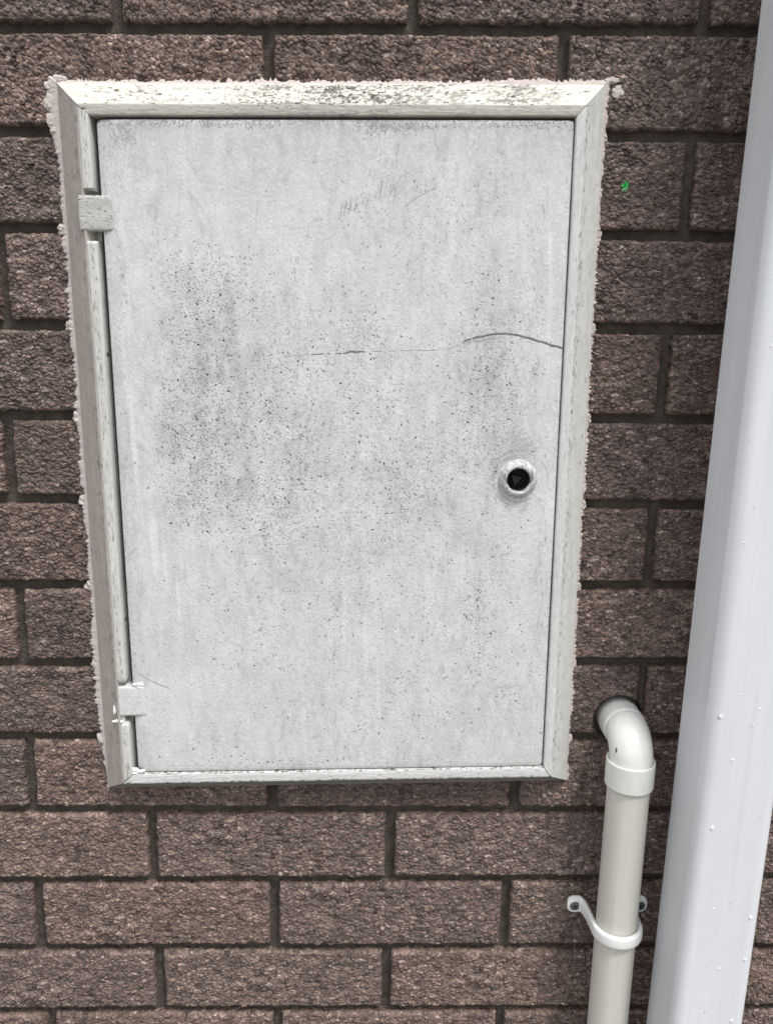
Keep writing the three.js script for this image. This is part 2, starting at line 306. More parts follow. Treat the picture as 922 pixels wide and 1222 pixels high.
/* the door: lock centre and wear are given in millimetres from the door's top left corner */
const DX = 33.7, DV = 30.3, DW = 366.1, DH = 547.6, LOCK = [333.2, 281];
const DTW = 1024, DTH = 1536;
{
  const R = rng(777), dark = new Float32Array(DTW * DTH), pale = new Float32Array(DTW * DTH), grime = new Float32Array(DTW * DTH), pit = new Float32Array(DTW * DTH);
  const k = DTW / DW, kv = DTH / DH; // texels per mm
  const stroke = (u, v, len, wid, ang, a, target = dark, depth = 0) => {
    const c = Math.cos(ang), s = Math.sin(ang), r = (len + wid) * k;
    for (let y = Math.floor(v * kv - r); y <= v * kv + r; y++) { if (y < 0 || y >= DTH) continue; for (let x = Math.floor(u * k - r); x <= u * k + r; x++) {
      if (x < 0 || x >= DTW) continue; const dx = x / k - u, dy = y / kv - v, p = dx * c + dy * s, q = -dx * s + dy * c;
      const d = Math.hypot(p / len, q / wid); if (d < 1) { const t = a * sstep(1, 0.35, d), i = y * DTW + x; target[i] = Math.max(target[i], t); if (depth) pit[i] = Math.max(pit[i], t * depth); }
    } }
  };
  const line = (pts, wid, a, depth = 1, broken = 0, target = dark) => { for (let i = 0; i + 1 < pts.length; i++) { const [x0, y0] = pts[i], [x1, y1] = pts[i + 1], n = Math.ceil(Math.hypot(x1 - x0, y1 - y0) / 0.35); for (let j = 0; j < n; j++) { const t = j / n; if (broken && vnoise((x0 + (x1 - x0) * t) / 3, i, 15) < broken) continue; stroke(lerp(x0, x1, t) + (R() - 0.5) * 0.25, lerp(y0, y1, t) + (R() - 0.5) * 0.3, 0.7, (0.17 + wid * 1.5) * (0.7 + 0.6 * R()), Math.atan2(y1 - y0, x1 - x0), a * (0.75 + 0.25 * R()), target, depth); } } };
  const gauss = () => (R() + R() + R() + R() - 2) * 0.87;
  // clusters of chipped and dirty specks: centre, spread, count, strength
  const clusters = [[70, 155, 34, 50, 1150, 0.52], [85, 120, 40, 30, 700, 0.5], [60, 240, 30, 52, 1900, 0.5], [85, 215, 34, 50, 1300, 0.55], [120, 300, 46, 44, 1900, 0.5], [150, 250, 30, 60, 900, 0.5], [60, 300, 25, 30, 700, 0.45],
    [310, 190, 40, 65, 1900, 0.4], [210, 180, 40, 60, 1100, 0.42], [240, 285, 50, 45, 1500, 0.42], [300, 240, 34, 40, 900, 0.4], [305, 420, 12, 60, 420, 0.5], [290, 380, 40, 60, 700, 0.35], [170, 380, 70, 50, 1100, 0.33], [240, 70, 90, 35, 900, 0.3], [150, 160, 60, 60, 800, 0.35],
    [240, 500, 90, 30, 500, 0.35], [60, 520, 40, 25, 300, 0.35], [110, 440, 60, 50, 500, 0.3], [184, 538, 150, 6, 260, 0.6], [184, 270, 140, 200, 4200, 0.3], [230, 240, 70, 80, 1500, 0.42], [130, 210, 60, 60, 1300, 0.45], [320, 300, 40, 120, 1100, 0.38], [200, 340, 90, 50, 1300, 0.38], [250, 430, 90, 70, 1300, 0.36], [90, 400, 60, 60, 900, 0.36], [184, 490, 130, 40, 900, 0.36], [330, 470, 30, 70, 500, 0.42], [300, 120, 50, 50, 700, 0.36]];
  for (const [cu, cv, su, sv, n, a] of clusters) for (let i = 0; i < n; i++) {
    const u = cu + gauss() * su, v = cv + gauss() * sv, big = R(); stroke(u, v, 0.45 + R() * 0.9 + (big > 0.96 ? 0.6 : 0), 0.3 + R() * 0.26 + (big > 0.96 ? 0.3 : 0), R() * Math.PI, a * (0.2 + R() * R() * 2.3) + (big > 0.96 ? 0.4 : 0), dark, 0.8);
  }
  for (let i = 0; i < 6500; i++) stroke(R() * DW, R() * DH, 0.4 + R() * 0.7, 0.26 + R() * 0.15, R() * Math.PI, 0.08 + R() * 0.25, dark, 0.5);
  for (let i = 0; i < 5000; i++) stroke(R() * DW, R() * DH, 0.6 + R() * 2.6, 0.25 + R() * 0.3, R() * Math.PI, 0.15 + R() * 0.4, pale, 0);
  for (const [u, v, l] of [[136, 96, .9], [142, 103, .8], [87, 105, 1], [128, 128, .9], [128, 139, .9], [146, 118, .7], [60, 111, 1.2], [14, 265, 1.4], [40, 560, 1], [118, 150, 1], [122, 143, .8], [305, 437, 1.3], [180, 112, .8], [172, 126, 1], [20, 532, 1], [52, 540, 1.1], [64, 538, .8], [240, 535, .9], [216, 356, .8], [170, 300, .9], [200, 250, 0.9], [260, 320, .8]])
    stroke(u, v, l, l * 0.62, R() * 3, 0.85, dark, 1);
  for (let i = 0; i < 9; i++) stroke(124 + i * 0.7, 139 - i * 1.4, 0.9, 0.3, -1.1, 0.55, dark, .7);
  for (let i = 0; i < 900; i++) { const u = R() * DW; stroke(u, R() * DH, 3 + R() * 12, 0.3 + R() * 0.5, Math.PI / 2 + (R() - 0.5) * 0.15, 0.05 + R() * 0.13, dark, 0); } // faint runs
  for (const [cu, v0, v1, n, w] of [[305, 360, 480, 150, 7], [340, 60, 200, 160, 12], [300, 110, 230, 200, 16], [176, 400, 470, 60, 6], [236, 250, 330, 120, 14], [150, 100, 180, 90, 10], [86, 90, 200, 160, 14], [42, 70, 130, 60, 8], [14, 90, 140, 70, 4], [355, 300, 500, 110, 6], [228, 4, 60, 110, 30], [300, 6, 70, 120, 40], [262, 20, 110, 60, 12]]) // runs down from chips
    for (let i = 0; i < n; i++) stroke(cu + gauss() * w, lerp(v0, v1, R()), 1 + R() * 4, 0.3 + R() * 0.4, Math.PI / 2 + (R() - 0.5) * 0.35, 0.1 + R() * R() * 0.5, dark, 0.4);
  for (let i = 0; i < 800; i++) stroke(DW - Math.abs(gauss()) * 4, R() * DH, 0.5 + R() * 1.6, 0.25 + R() * 0.3, Math.PI / 2, 0.1 + R() * 0.35, dark, 0.3);
  for (let i = 0; i < 700; i++) stroke(Math.abs(gauss()) * 6 + (R() < 0.5 ? 8 : 0), R() * DH, 0.5 + R() * 2, 0.25 + R() * 0.3, Math.PI / 2, 0.1 + R() * 0.4, dark, 0.3);
  // grime along the top edge and in the corner
  for (let i = 0; i < 1500; i++) { const u = R() * DW, q = 0.35 + 0.9 * fbm(u / 30, 3, 44, 3); stroke(u, Math.pow(R(), 2.2) * 7 * q, 0.4 + R() * 1.1, 0.3 + R() * 0.6, Math.PI / 2 + (R() - 0.5), 0.4 * q + R() * 0.4, dark, 0.3); }
  for (let i = 0; i < 420; i++) stroke(228 + gauss() * 26, Math.abs(gauss()) * 9, 0.5 + R() * 1.4, 0.4 + R() * 0.8, R() * 3, 0.2 + R() * 0.45, dark, 0.3);
  for (let i = 0; i < 220; i++) stroke(20 + gauss() * 9, 10 + gauss() * 9, 0.5 + R() * 1.4, 0.4 + R() * 0.6, R() * 3, 0.15 + R() * 0.35, dark, 0.3);
  for (let i = 0; i < 90; i++) stroke(14 + gauss() * 8, 15 + i * 0.45, 0.8 + R() * 1.4, 0.4 + R() * 0.4, 1.6, 0.1 + R() * 0.22, dark, 0);
  // hatched scuffs, scratches, the long crack
  for (let i = 0; i < 22; i++) { const u = 184 + i * 2.0 + R() * 2; line([[u, 68 - i * 0.75 + R() * 6], [u + 2.2 + R(), 61 - i * 0.8 - R() * 6 + R() * 5]], 0.12 + 0.2 * R(), 0.3 + 0.3 * R(), 0.5, 0.35); }
  line([[236.8, 63.3], [244, 57], [252, 53], [260.8, 49.1]], 0.2, 0.6, 0.5);
  line([[20, 40], [90, 46], [170, 66], [190, 70]], 0.12, 0.16, 0.2, 0.3); line([[110, 55], [170, 48], [184, 52]], 0.12, 0.14, 0.2, 0.3);
  for (let i = 0; i < 26; i++) { const u = 95 + R() * 70, v = 58 + R() * 26; line([[u, v], [u + 10 + R() * 14, v - 1 - R() * 4]], 0.1, 0.2, 0.2, 0.35); }
  line([[140, 178.6], [161, 177.3]], 0.18, 0.5, 1, 0.55); line([[161.1, 177.3], [174, 176.5], [188.2, 176.4], [194, 175.2]], 0.34, 0.9, 1, 0.25); line([[189, 176.2], [193, 174.6], [197, 175.6], [200, 174.8], [204, 175.3]], 0.6, 0.95, 1); line([[204, 175.2], [236, 174.3], [263, 174.2]], 0.17, 0.6, 1, 0.4);
  line([[263.2, 174], [272, 173], [280.1, 170.4], [284, 168]], 0.15, 0.45, 0.8, 0.2); line([[284, 168], [287, 166.2], [290.2, 165.4], [294, 164], [300, 163.4], [304, 162.1], [310.5, 161.4], [318, 161.1], [324.2, 161.9]], 0.64, 1, 1, 0.05); line([[324.2, 161.9], [329, 162.4], [334, 164.2], [339, 165], [344.9, 167.2], [350, 168.2], [356, 170.7], [361, 171.5], [367, 173.6]], 0.74, 1, 1);
  for (let i = 0; i < 13; i++) { const u = 287 + i * 2.3; line([[u, 168.8 - i * 0.35], [u + 1.2, 166.6 - i * 0.3]], 0.22, 0.65, 0.8); }
  line([[288, 169.5], [300, 167], [311, 164]], 0.2, 0.5, 0.6, 0.25); line([[355, 167.6], [355.6, 173]], 0.25, 0.7, 0.8);
  line([[5.2, 451.5], [9, 454.5], [20, 461], [31.6, 466.1]], 0.17, 0.75, 0.8); line([[24, 463.6], [33, 466.8]], 0.15, 0.5, 0.6);
  for (const [u0, u1] of [[125, 160], [30, 120], [200, 300]]) line([[u0, 541.5], [u1, 542.5]], 0.18, 0.4, 0.5, 0.5);
  // rubbed circles round the lock, a dirty halo over it, a thumb mark
  for (let i = 0; i < 60; i++) { const rr = 17 + R() * 10, a0 = R() * 6.28, pts = []; for (let j = 0; j <= 6; j++) { const a = a0 + j * 0.13; pts.push([LOCK[0] + rr * Math.cos(a), LOCK[1] + 1 + rr * Math.sin(a)]); } line(pts, 0.2, R() < 0.5 ? 0.16 : 0.5, 0.2, 0.25, R() < 0.55 ? pale : dark); }
  for (let i = 0; i < 900; i++) { const u = LOCK[0] + gauss() * 16 - 2, v = LOCK[1] - 25 + gauss() * 13; stroke(u, v, 0.4 + R() * 1.2, 0.3 + R() * 0.5, R() * 3, 0.12 + R() * 0.25, dark, 0.2); }
  for (let i = 0; i < 300; i++) { const u = LOCK[0] - 22 + gauss() * 6, v = LOCK[1] + 5 + gauss() * 24; stroke(u, v, 0.4 + R() * 1.2, 0.3 + R() * 0.5, 1.5, 0.12 + R() * 0.28, dark, 0.2); }
  for (let i = 0; i < 420; i++) { const top = i < 90; stroke(R() * DW, top ? R() * R() * 130 : R() * DH, 4 + R() * 16, 0.8 + R() * 3, R() < 0.6 ? Math.PI / 2 + (R() - 0.5) * 0.7 : R() * Math.PI, 0.1 + R() * 0.22, grime); }
  for (let i = 0; i < 240; i++) stroke(LOCK[0] - 4 + gauss() * 17, LOCK[1] - 14 + gauss() * 24, 3 + R() * 8, 1 + R() * 3, R() * Math.PI, 0.12 + R() * 0.28, grime);
  for (let i = 0; i < 130; i++) stroke(70 + gauss() * 40, 200 + gauss() * 95, 4 + R() * 12, 1 + R() * 4, Math.PI / 2 + (R() - 0.5) * 0.9, 0.1 + R() * 0.25, grime);
  for (let i = 0; i < 110; i++) stroke(215 + gauss() * 75, 300 + gauss() * 60, 4 + R() * 12, 1 + R() * 4, R() * Math.PI, 0.08 + R() * 0.2, grime);
  for (let i = 0; i < 90; i++) stroke(310 + gauss() * 25, 210 + gauss() * 80, 4 + R() * 14, 1 + R() * 3, Math.PI / 2 + (R() - 0.5) * 0.6, 0.1 + R() * 0.22, grime);
  for (let i = 0; i < 16; i++) { const u = 60 + R() * 260, v = 20 + R() * 110; line([[u, v], [u + (R() - 0.5) * 14, v + (R() - 0.3) * 12]], 0.1, 0.25 + R() * 0.3, 0.5, 0.3); }
  stroke(272, 450.5, 7, 4.4, 1.4, 0.5, grime); stroke(305, 437, 1.6, 0.6, -0.7, 0.9, dark, 1);
  // pale runs where the paint is thick or has been rubbed clean
  for (const [u, v, l, w, a] of [[26, 330, 46, 5, 0.8], [34, 350, 40, 2.5, .7], [14, 250, 60, 3, .8], [44, 385, 26, 2.2, 0.6], [10, 180, 60, 3, .6], [352, 110, 46, 3, .6], [354, 150, 60, 2, .5], [330, 90, 40, 4, .4], [186, 395, 40, 3, .5], [205, 430, 45, 3, .5], [216, 470, 40, 2, .5], [150, 500, 40, 3, .4]]) stroke(u, v, l, w, Math.PI / 2 - 0.02, a, pale);
  const colorFn = (i, x, y) => {
    y = DTH - 1 - y; i = y * DTW + x; const u = x / k, v = y / kv, c1 = fbm(u / 38, v / 52, 201, 4), c2 = fbm(u / 7, v / 16, 205, 4), c3 = fbm(u / 1.6, v / 2.4, 209, 3), fine = hash(x, y, 3);
    let l = 0.625 + 0.1 * (c1 - 0.5) + 0.12 * (c2 - 0.5) + 0.13 * (c3 - 0.5) + 0.04 * (fine - 0.5) + 0.07 * (fbm(u / 7 + 1.5 * fbm(u / 40, v / 40, 275, 2), v / 45, 271, 4) - 0.5);
    let hz = 0; for (const [cu, cv, su, sv, n, a] of clusters) { const p = (u - cu) / (su * 1.25), q = (v - cv) / (sv * 1.25), w = p * p + q * q; if (w < 6) hz += Math.exp(-w * 0.9) * a * n / (su * sv) * 0.42; }
    hz = clamp(hz * (0.2 + 1.6 * sstep(0.35, 0.7, fbm(u / 9, v / 15, 281, 4)))); l -= 0.13 * hz;
    l -= 0.06 * sstep(60, 0, v) + 0.12 * sstep(11, 0, v) * fbm(u / 26, 7, 251, 3) + 0.04 * sstep(14, 0, u) + 0.05 * sstep(470, 548, v) * fbm(u / 20, v / 12, 231, 3);
    l += 0.12 * pale[i]; l -= 0.22 * grime[i];
    const warm = 0.5 * sstep(440, 548, v) + 0.35 * (fbm(u / 60, v / 60, 241, 2) - 0.4) + 0.5 * hz, d = dark[i] * 0.9;
    return [lerp(l * (0.978 + 0.03 * warm), 0.042, d), lerp(l * (1.0 - 0.005 * warm), 0.041, d), lerp(l * (0.99 - 0.02 * warm), 0.043, d)];
  };
  const map = texture(DTW, DTH, colorFn, true);
  const bump = texture(DTW, DTH, (i, x, y) => { y = DTH - 1 - y; i = y * DTW + x; const u = x / k, v = y / kv; return clamp(0.6 - 0.5 * pit[i] + 0.12 * pale[i] + 0.35 * (fbm(u / 1.3, v / 1.7, 261, 3) - 0.5) + 0.25 * (fbm(u / 6, v / 14, 262, 2) - 0.5)); }, false);
  var doorMat = new THREE.MeshStandardMaterial({ map, bumpMap: bump, bumpScale: 0.0007, roughness: 0.58 });
}
function doorPoint(u, v) { // height of the sheet: edges turned back, the hinge side rolled
  const e = Math.min(DW - u, v, DH - v); let z = 20.8 + 0.35 * (fbm(u / 90, v / 90, 301, 2) - 0.5);
  z -= 1.9 * Math.pow(1 - clamp(u / 11.5), 1.6) + 0.45 * sstep(12.5, 11, u); z -= 1.3 * Math.pow(1 - clamp(e / 1.6), 2);
  return z;
}
const door = part('door', grid(186, 277, (i, j) => {
  // outermost ring = edge returning into the frame
  let u = DW * clamp((i - 1) / 184), v = DH * clamp((j - 1) / 275), z, ring = i === 0 || j === 0 || i === 186 || j === 277;
  if (i === 1 || i === 185 || i === 2) u = i === 1 ? 0 : i === 2 ? 0.9 : DW; if (i === 184) u = DW - 0.9; if (j === 2) v = 0.9; if (j === 275) v = DH - 0.9;
  z = ring ? 9 : doorPoint(u, v);
  let cu = u, cv = v; const rc = v > DH / 2 && u < DW / 2 ? 7 : 3; // rounded corners
  const ax = u < rc ? rc : u > DW - rc ? DW - rc : u, av = v < rc ? rc : v > DH - rc ? DH - rc : v;
  if (ax !== u && av !== v) { const dx = u - ax, dv = v - av, m = Math.max(Math.abs(dx), Math.abs(dv)), h = Math.hypot(dx, dv); cu = ax + dx * m / h; cv = av + dv * m / h; }
  if (Math.hypot(u - LOCK[0], v - LOCK[1]) < 11.5) z = -12;
  return [...L(DX + cu, DV + cv, z), u / DW, 1 - v / DH];
}, null, true), doorMat, box);
// hinge tongues reaching from the door over the bead line
function tongue(x0, x1, v0, v1, zl, zr, sag, clean) {
  const nx = 26, ny = 22, w = x1 - x0, h = v1 - v0, c = L(0, 0, 0);
  const g = grid(nx + 2, ny + 2, (i, j) => {
    const a = clamp((i - 1) / nx), b = clamp((j - 1) / ny), x = lerp(x0, x1, a), v = lerp(v0, v1, b) + 0.5 * (fbm(x / 4, b * 2, 311, 2) - 0.5), e = Math.min(a * w, b * h, (1 - b) * h), ring = i === 0 || j === 0 || j === ny + 2;
    let z = lerp(zl, zr, sstep(0, 1, a)) - (clean ? 0.5 : 0.9) * Math.pow(1 - clamp(e / 1.3), 2) + 0.25 * (fbm(x / 5, v / 5, 312, 3) - 0.5); z -= (clean ? 0.5 : 1.3) * sstep(0.82, 1, a); if (i === nx + 2) z = 16; else if (ring) z -= 11;
    return [...L(x, v, z), clean ? (x - DX + 26) / DW : (x - x0) / 70 + 0.04, clean ? 1 - (v - DV) / DH : (v - v0) / 70 + sag];
  }, null, true);
  return g;
}
const tongueMat = railPaint(26, (v) => mix3([0.4, 0.38, 0.36], [0.55, 0.55, 0.54], fbm(v * 9, 2, 27, 2)), 'hinge', 512, 512, 70); tongueMat.bumpScale = 0.0004;
part('hinge', tongue(16.2, 45, 85.4, 111.6, 22.7, 20.6, 0.1, false), tongueMat, door);
part('hinge', tongue(18.4, 47, 494.5, 522.4, 20.9, 20.85, 0.5, true), doorMat, door);
{ // lock boss: a cone of thick paint round a deep keyhole, with the three-cornered spindle inside
  const c = L(DX + LOCK[0], DV + LOCK[1], 20.4), prof = [[18.5, -0.6], [16.8, 0.4], [15.6, 1.6], [13.8, 4.8], [12.7, 6], [11.4, 6.4], [10.3, 6.0], [9.7, 5], [9.5, 3], [9.5, -20]];
  const N = 72, chips = (a, r) => 0.55 * (fbm(Math.cos(a) * 4 + 9, Math.sin(a) * 4 + r / 4, 331, 3) - 0.5);
  const t = texture(512, 128, (i, x, y) => { const a = x / 512 * 6.283, v = y / 128, n = fbm(Math.cos(a) * 5 + 20, Math.sin(a) * 5 + v * 9, 341, 4), rim = sstep(0.40, 0.46, v); let l = lerp(0.42, 0.62, sstep(0.4, 0.52, n)); const d = rim < 0.5 ? 0.55 * sstep(0.56, 0.66, n) : 0.8 * sstep(0.6, 0.66, n); l = lerp(l, 0.1, d); const inn = sstep(0.78, 0.86, v); l = lerp(l, 0.03, inn); return [l, l * 0.995, l * 0.98]; }, true);
  const g = grid(N, prof.length - 1, (i, j) => { const a = i / N * Math.PI * 2, [r, z] = prof[j], rr = r + chips(a, r) * (j < 9 ? 1 : 0.2); return [c[0] + Math.cos(a) * rr, c[1] + Math.sin(a) * rr, c[2] + z + chips(a + 1, r), i / N, j / (prof.length - 1)]; });
  const lock = part('lock', g, new THREE.MeshStandardMaterial({ map: t, roughness: 0.6, side: THREE.DoubleSide }), box);
  const back = new THREE.CylinderGeometry(10, 10, 3, 32); back.rotateX(Math.PI / 2); back.translate(c[0], c[1], c[2] - 11);
  const metal = new THREE.MeshStandardMaterial({ color: new THREE.Color(0.02, 0.02, 0.02), roughness: 0.7, metalness: 0.1 });
  part('lock_barrel', back, metal, lock);
  const tri = new THREE.Shape([0, 1, 2].map((k) => new THREE.Vector2(5.2 * Math.cos(k * 2.094 + 0.3), 5.2 * Math.sin(k * 2.094 + 0.3))));
  const sp = new THREE.ExtrudeGeometry(tri, { depth: 6, bevelEnabled: true, bevelSize: 0.7, bevelThickness: 0.7, bevelSegments: 2 }); sp.translate(c[0] - 0.5, c[1] - 1.2, c[2] - 10);
  part('spindle', sp, new THREE.MeshStandardMaterial({ color: new THREE.Color(0.035, 0.034, 0.033), roughness: 0.6, metalness: 0.2 }), lock);
}
{ // carcass behind the door: a tray let into the opening
  const d = [], add = (x0, x1, v0, v1, z0, z1) => { const g = new THREE.BoxGeometry(x1 - x0, v1 - v0, z1 - z0), p = L((x0 + x1) / 2, (v0 + v1) / 2, (z0 + z1) / 2); g.translate(...p); d.push(g); };
  add(44, 384, 42, 540, -92, -88); add(41, 44, 42, 540, -92, 2); add(384, 387, 42, 540, -92, 2); add(44, 384, 38.5, 42, -92, 2); add(44, 384, 540, 543.5, -92, 2);
  part('carcass', mergeGeometries(d), new THREE.MeshStandardMaterial({ color: new THREE.Color(0.12, 0.12, 0.115), roughness: 0.8 }), box);
}
{ // rough pointing that seals the frame to the bricks: a wedge that sinks into the stone surface
  const per = [], step = 0.8; // s, outward normal, place
  const run = (n, f) => { for (let i = 0; i < n; i++) per.push(f(i / n)); };
  const arc = (cx, cv, a0) => run(10, (t) => { const a = a0 + t * Math.PI / 2; return [cx, cv, Math.cos(a), Math.sin(a)]; });
  arc(0.5, 0.5, Math.PI); run(Math.round(FW / step), (t) => [t * FW, 0.5, 0, -1]); arc(FW - 0.5, 0.5, -Math.PI / 2);
  run(Math.round(FH / step), (t) => [FW - 0.5, t * FH, 1, 0]); arc(FW - 0.5, FH - 0.5, 0); run(Math.round(FW / step), (t) => [FW - t * FW, FH - 0.5, 0, 1]); arc(0.5, FH - 0.5, Math.PI / 2); run(Math.round(FH / step), (t) => [0.5, FH - t * FH, -1, 0]);
  const n = per.length, m = 9;
  const width = per.map(([x, v, nx, nv], i) => {
    const f = (Math.pow(vnoise(i / 1.8, 0, 401), 1.7) - 0.35) * (0.25 + 1.3 * vnoise(i / 11, 3, 405)) + 0.4 * (vnoise(i / 5.3, 0, 406) - 0.5), g = fbm(i / 14, 5, 402, 3) - 0.5; let w = nx < -0.7 ? 5.6 : nx > 0.7 ? 3.6 : nv < -0.7 ? 3.4 : nv > 0.7 ? 0.3 : 4;
    if (nv > 0.7) return 0.5;
    if (nx < -0.4 && v < 70) w += 4.5 * sstep(70, 8, v); if (nx > 0.4 && v < 20) w += 3 * sstep(20, 0, v); if (nv < -0.5 && x > 330) w += 1.2;
    if (nx < -0.7 && v > 440 && v < 520) w += 2.5; if (nx < -0.7 && v > 520) w -= 2.2 * sstep(520, 590, v);
    return Math.max(0.6, w - 0.4 + f * 2.9 + g * 3.6);
  });
  const g = grid(n, m, (i, j) => {
    const k = i % n, [x, v, nx, nv] = per[k], t = j / m, w = width[k]; let d = -1.2 + (w + 1.2) * Math.min(1, t / 0.88), r = fbm(k * 0.8 / 1.5, d / 1.8, 411, 3) - 0.5;
    const p = Math.max(0, Math.min(1, d / w)); let z = lerp(3.6, 0.7, Math.pow(p, 0.8)) + r * 1.2 * (0.3 + p) - 1.9 * sstep(0.7, 1, p); if (j === m) z = -12;
    const q = L(x + nx * d + 0.7 * r, v + nv * d, z); return [...q, k * step / 40, d / 40];
  });
  const t = texture(512, 128, (i, x, y) => { const a = fbm(x / 9, y / 9, 421, 4), b = vnoise(x / 1.8, y / 1.8, 425); const l = 0.51 + 0.24 * (a - 0.5) + 0.12 * (b - 0.5); return [l * 1.06, l * 0.945, l * 0.885]; }, true);
  const sealMat = new THREE.MeshStandardMaterial({ map: t, roughness: 0.95 });
  part('sealant', g, sealMat, box);
  // lumps squeezed into the bed joints beside the frame, smears past the top corners
  const lump = (x, y, z, sx, sy, sz, seed, jag = 0.9) => {
    const q = new THREE.IcosahedronGeometry(1, 4), p = q.attributes.position;
    for (let i = 0; i < p.count; i++) { const a = p.getX(i), b = p.getY(i), c = p.getZ(i), f = 1 + jag * (fbm(a * 2.5 + 9 + seed, b * 2.5 + c * 1.3 + 9, 431, 3) - 0.5); p.setXYZ(i, x + a * f * sx, y + b * f * sy, z + c * f * sz); }
    q.computeVertexNormals(); return q;
  };
  const L0 = []; for (let r = 1; r <= 8; r++) { const yl = rowY(r, 60) - 4.6, yr = rowY(r, 495) - 4.6; const xl = 62.8 + 0.013 * (-47.9 - yl), xr = 490 + 0.013 * (-38 - yr); L0.push(lump(xl - 3, yl - 0.5, -3.2, 5.5, 5.4, 5.4, r)); L0.push(lump(xr + 1.6, yr - 0.5, -3.6, 3.4, 5, 5, r + 20)); }
  L0.push(lump(500.5, -43.5, 0.2, 4.6, 5.4, 1.5, 50), lump(495, -35.5, 0.4, 5.5, 2.4, 2, 51), lump(56.5, -62, 0.4, 4.5, 7, 1.8, 52), lump(58, -50, 0.3, 5, 4.5, 1.7, 53), lump(64, -45, 0.2, 6, 3, 1.7, 54), lump(57, -75, 0.3, 4, 6, 1.6, 55));
  part('sealant_lumps', mergeGeometries(L0), sealMat, box);
  // chips of fresh white paint at the lower hinge
  const chipMat = new THREE.MeshStandardMaterial({ color: new THREE.Color(0.82, 0.82, 0.8), roughness: 0.7 });
  for (const [x, v, z, a, b, s] of [[22.2, 530.5, 17, 2.6, 4.2, 1], [19.3, 527.5, 20.6, 2.6, 1.1, 2], [16.8, 516, 20.5, 0.8, 3.2, 3], [38, 492.6, 20.2, 3.2, 1.2, 4], [32.8, 576.6, 21.2, 3.8, 1.9, 5]]) { const p = L(x, v, z); part('paint_chip', lump(p[0], p[1], p[2], a * 1.3, b * 1.3, 0.9, s * 3, 2.6), chipMat, box); }
}

/* ---------- waste pipe ---------- */
const PX = 545.6, PZ = 37, PR = 18.8, ELBOW = -582;
const pipe = thing('waste_pipe', 'white plastic waste pipe turning down from a hole in the brick wall', 'pipe', [PX, -G, PZ]);
{
  const plastic = (c, seed, rough) => new THREE.MeshStandardMaterial({ roughness: rough, bumpScale: 0.0002, bumpMap: texture(128, 256, (i, x, y) => fbm(x / 6, y / 20, seed, 3), false),
    map: texture(128, 512, (i, x, y) => { const s = 0.93 + 0.12 * fbm(x / 5, y / 60, seed + 4, 3) + 0.05 * fbm(x / 3, y / 3, seed + 8, 3), sp = hash(x, y, seed) > 0.9988 ? 0.75 : 1; return c.map((v) => v * s * sp); }, true) });
  const white = plastic([0.7, 0.695, 0.66], 501, 0.38), old = plastic([0.59, 0.575, 0.515], 521, 0.42);
  const turned = (prof, N = 56) => grid(N, prof.length - 1, (i, j) => { const a = i / N * 6.28318531, [r, y] = prof[j]; return [PX + Math.sin(a) * r, y, PZ + Math.cos(a) * r]; }, null, true);
  part('pipe_run', turned([[PR - 2, -600], [PR, -600], [PR, -700], [PR, -850], [PR, -1000], [PR, -1250], [PR, -G + 2]]), old, pipe);
  const B = 20.4, N = 56, path = []; // elbow centre line: out of the wall, then down
  for (const [z, r] of [[-72, 19.6], [-20, 19.6], [0, 19.6], [12, 19.6], [14.6, 19.6], [15.4, 18.6]]) path.push([z, ELBOW, 0, r]);
  for (let k = 0; k <= 22; k++) { const a = k / 22 * Math.PI / 2; path.push([PZ - B + Math.sin(a) * B, ELBOW - B + Math.cos(a) * B, a, k === 0 ? 18.3 : PR + 0.25]); }
  path.push([PZ, ELBOW - B - 10, Math.PI / 2, PR + 0.2]);
  const elbow = part('elbow', grid(N, path.length - 1, (i, j) => { const [z, y, a, r] = path[j], t = i / N * 6.28318531, ca = Math.cos(t) * r, sa = Math.sin(t) * r; return [PX + sa, y + ca * Math.cos(a), z + ca * Math.sin(a)]; }), white, pipe);
  part('collar', turned([[PR + 0.1, -603.5], [PR + 0.4, -601], [PR + 1.6, -600], [PR + 2.5, -600.7], [PR + 2.7, -602], [PR + 2.7, -623.5], [PR + 2.3, -625.2], [PR + 1.2, -625.8], [PR - 0.5, -625.6]]), white, pipe);
  const fleck = new THREE.CapsuleGeometry(0.55, 5, 4, 8); fleck.rotateZ(-0.35); fleck.rotateX(-0.75); fleck.translate(PX - 16.1, -587.6, 43.9); // lies on the bend
  part('scuff_mark', fleck, new THREE.MeshStandardMaterial({ color: new THREE.Color(0.02, 0.02, 0.02), roughness: 0.9 }), elbow);
}
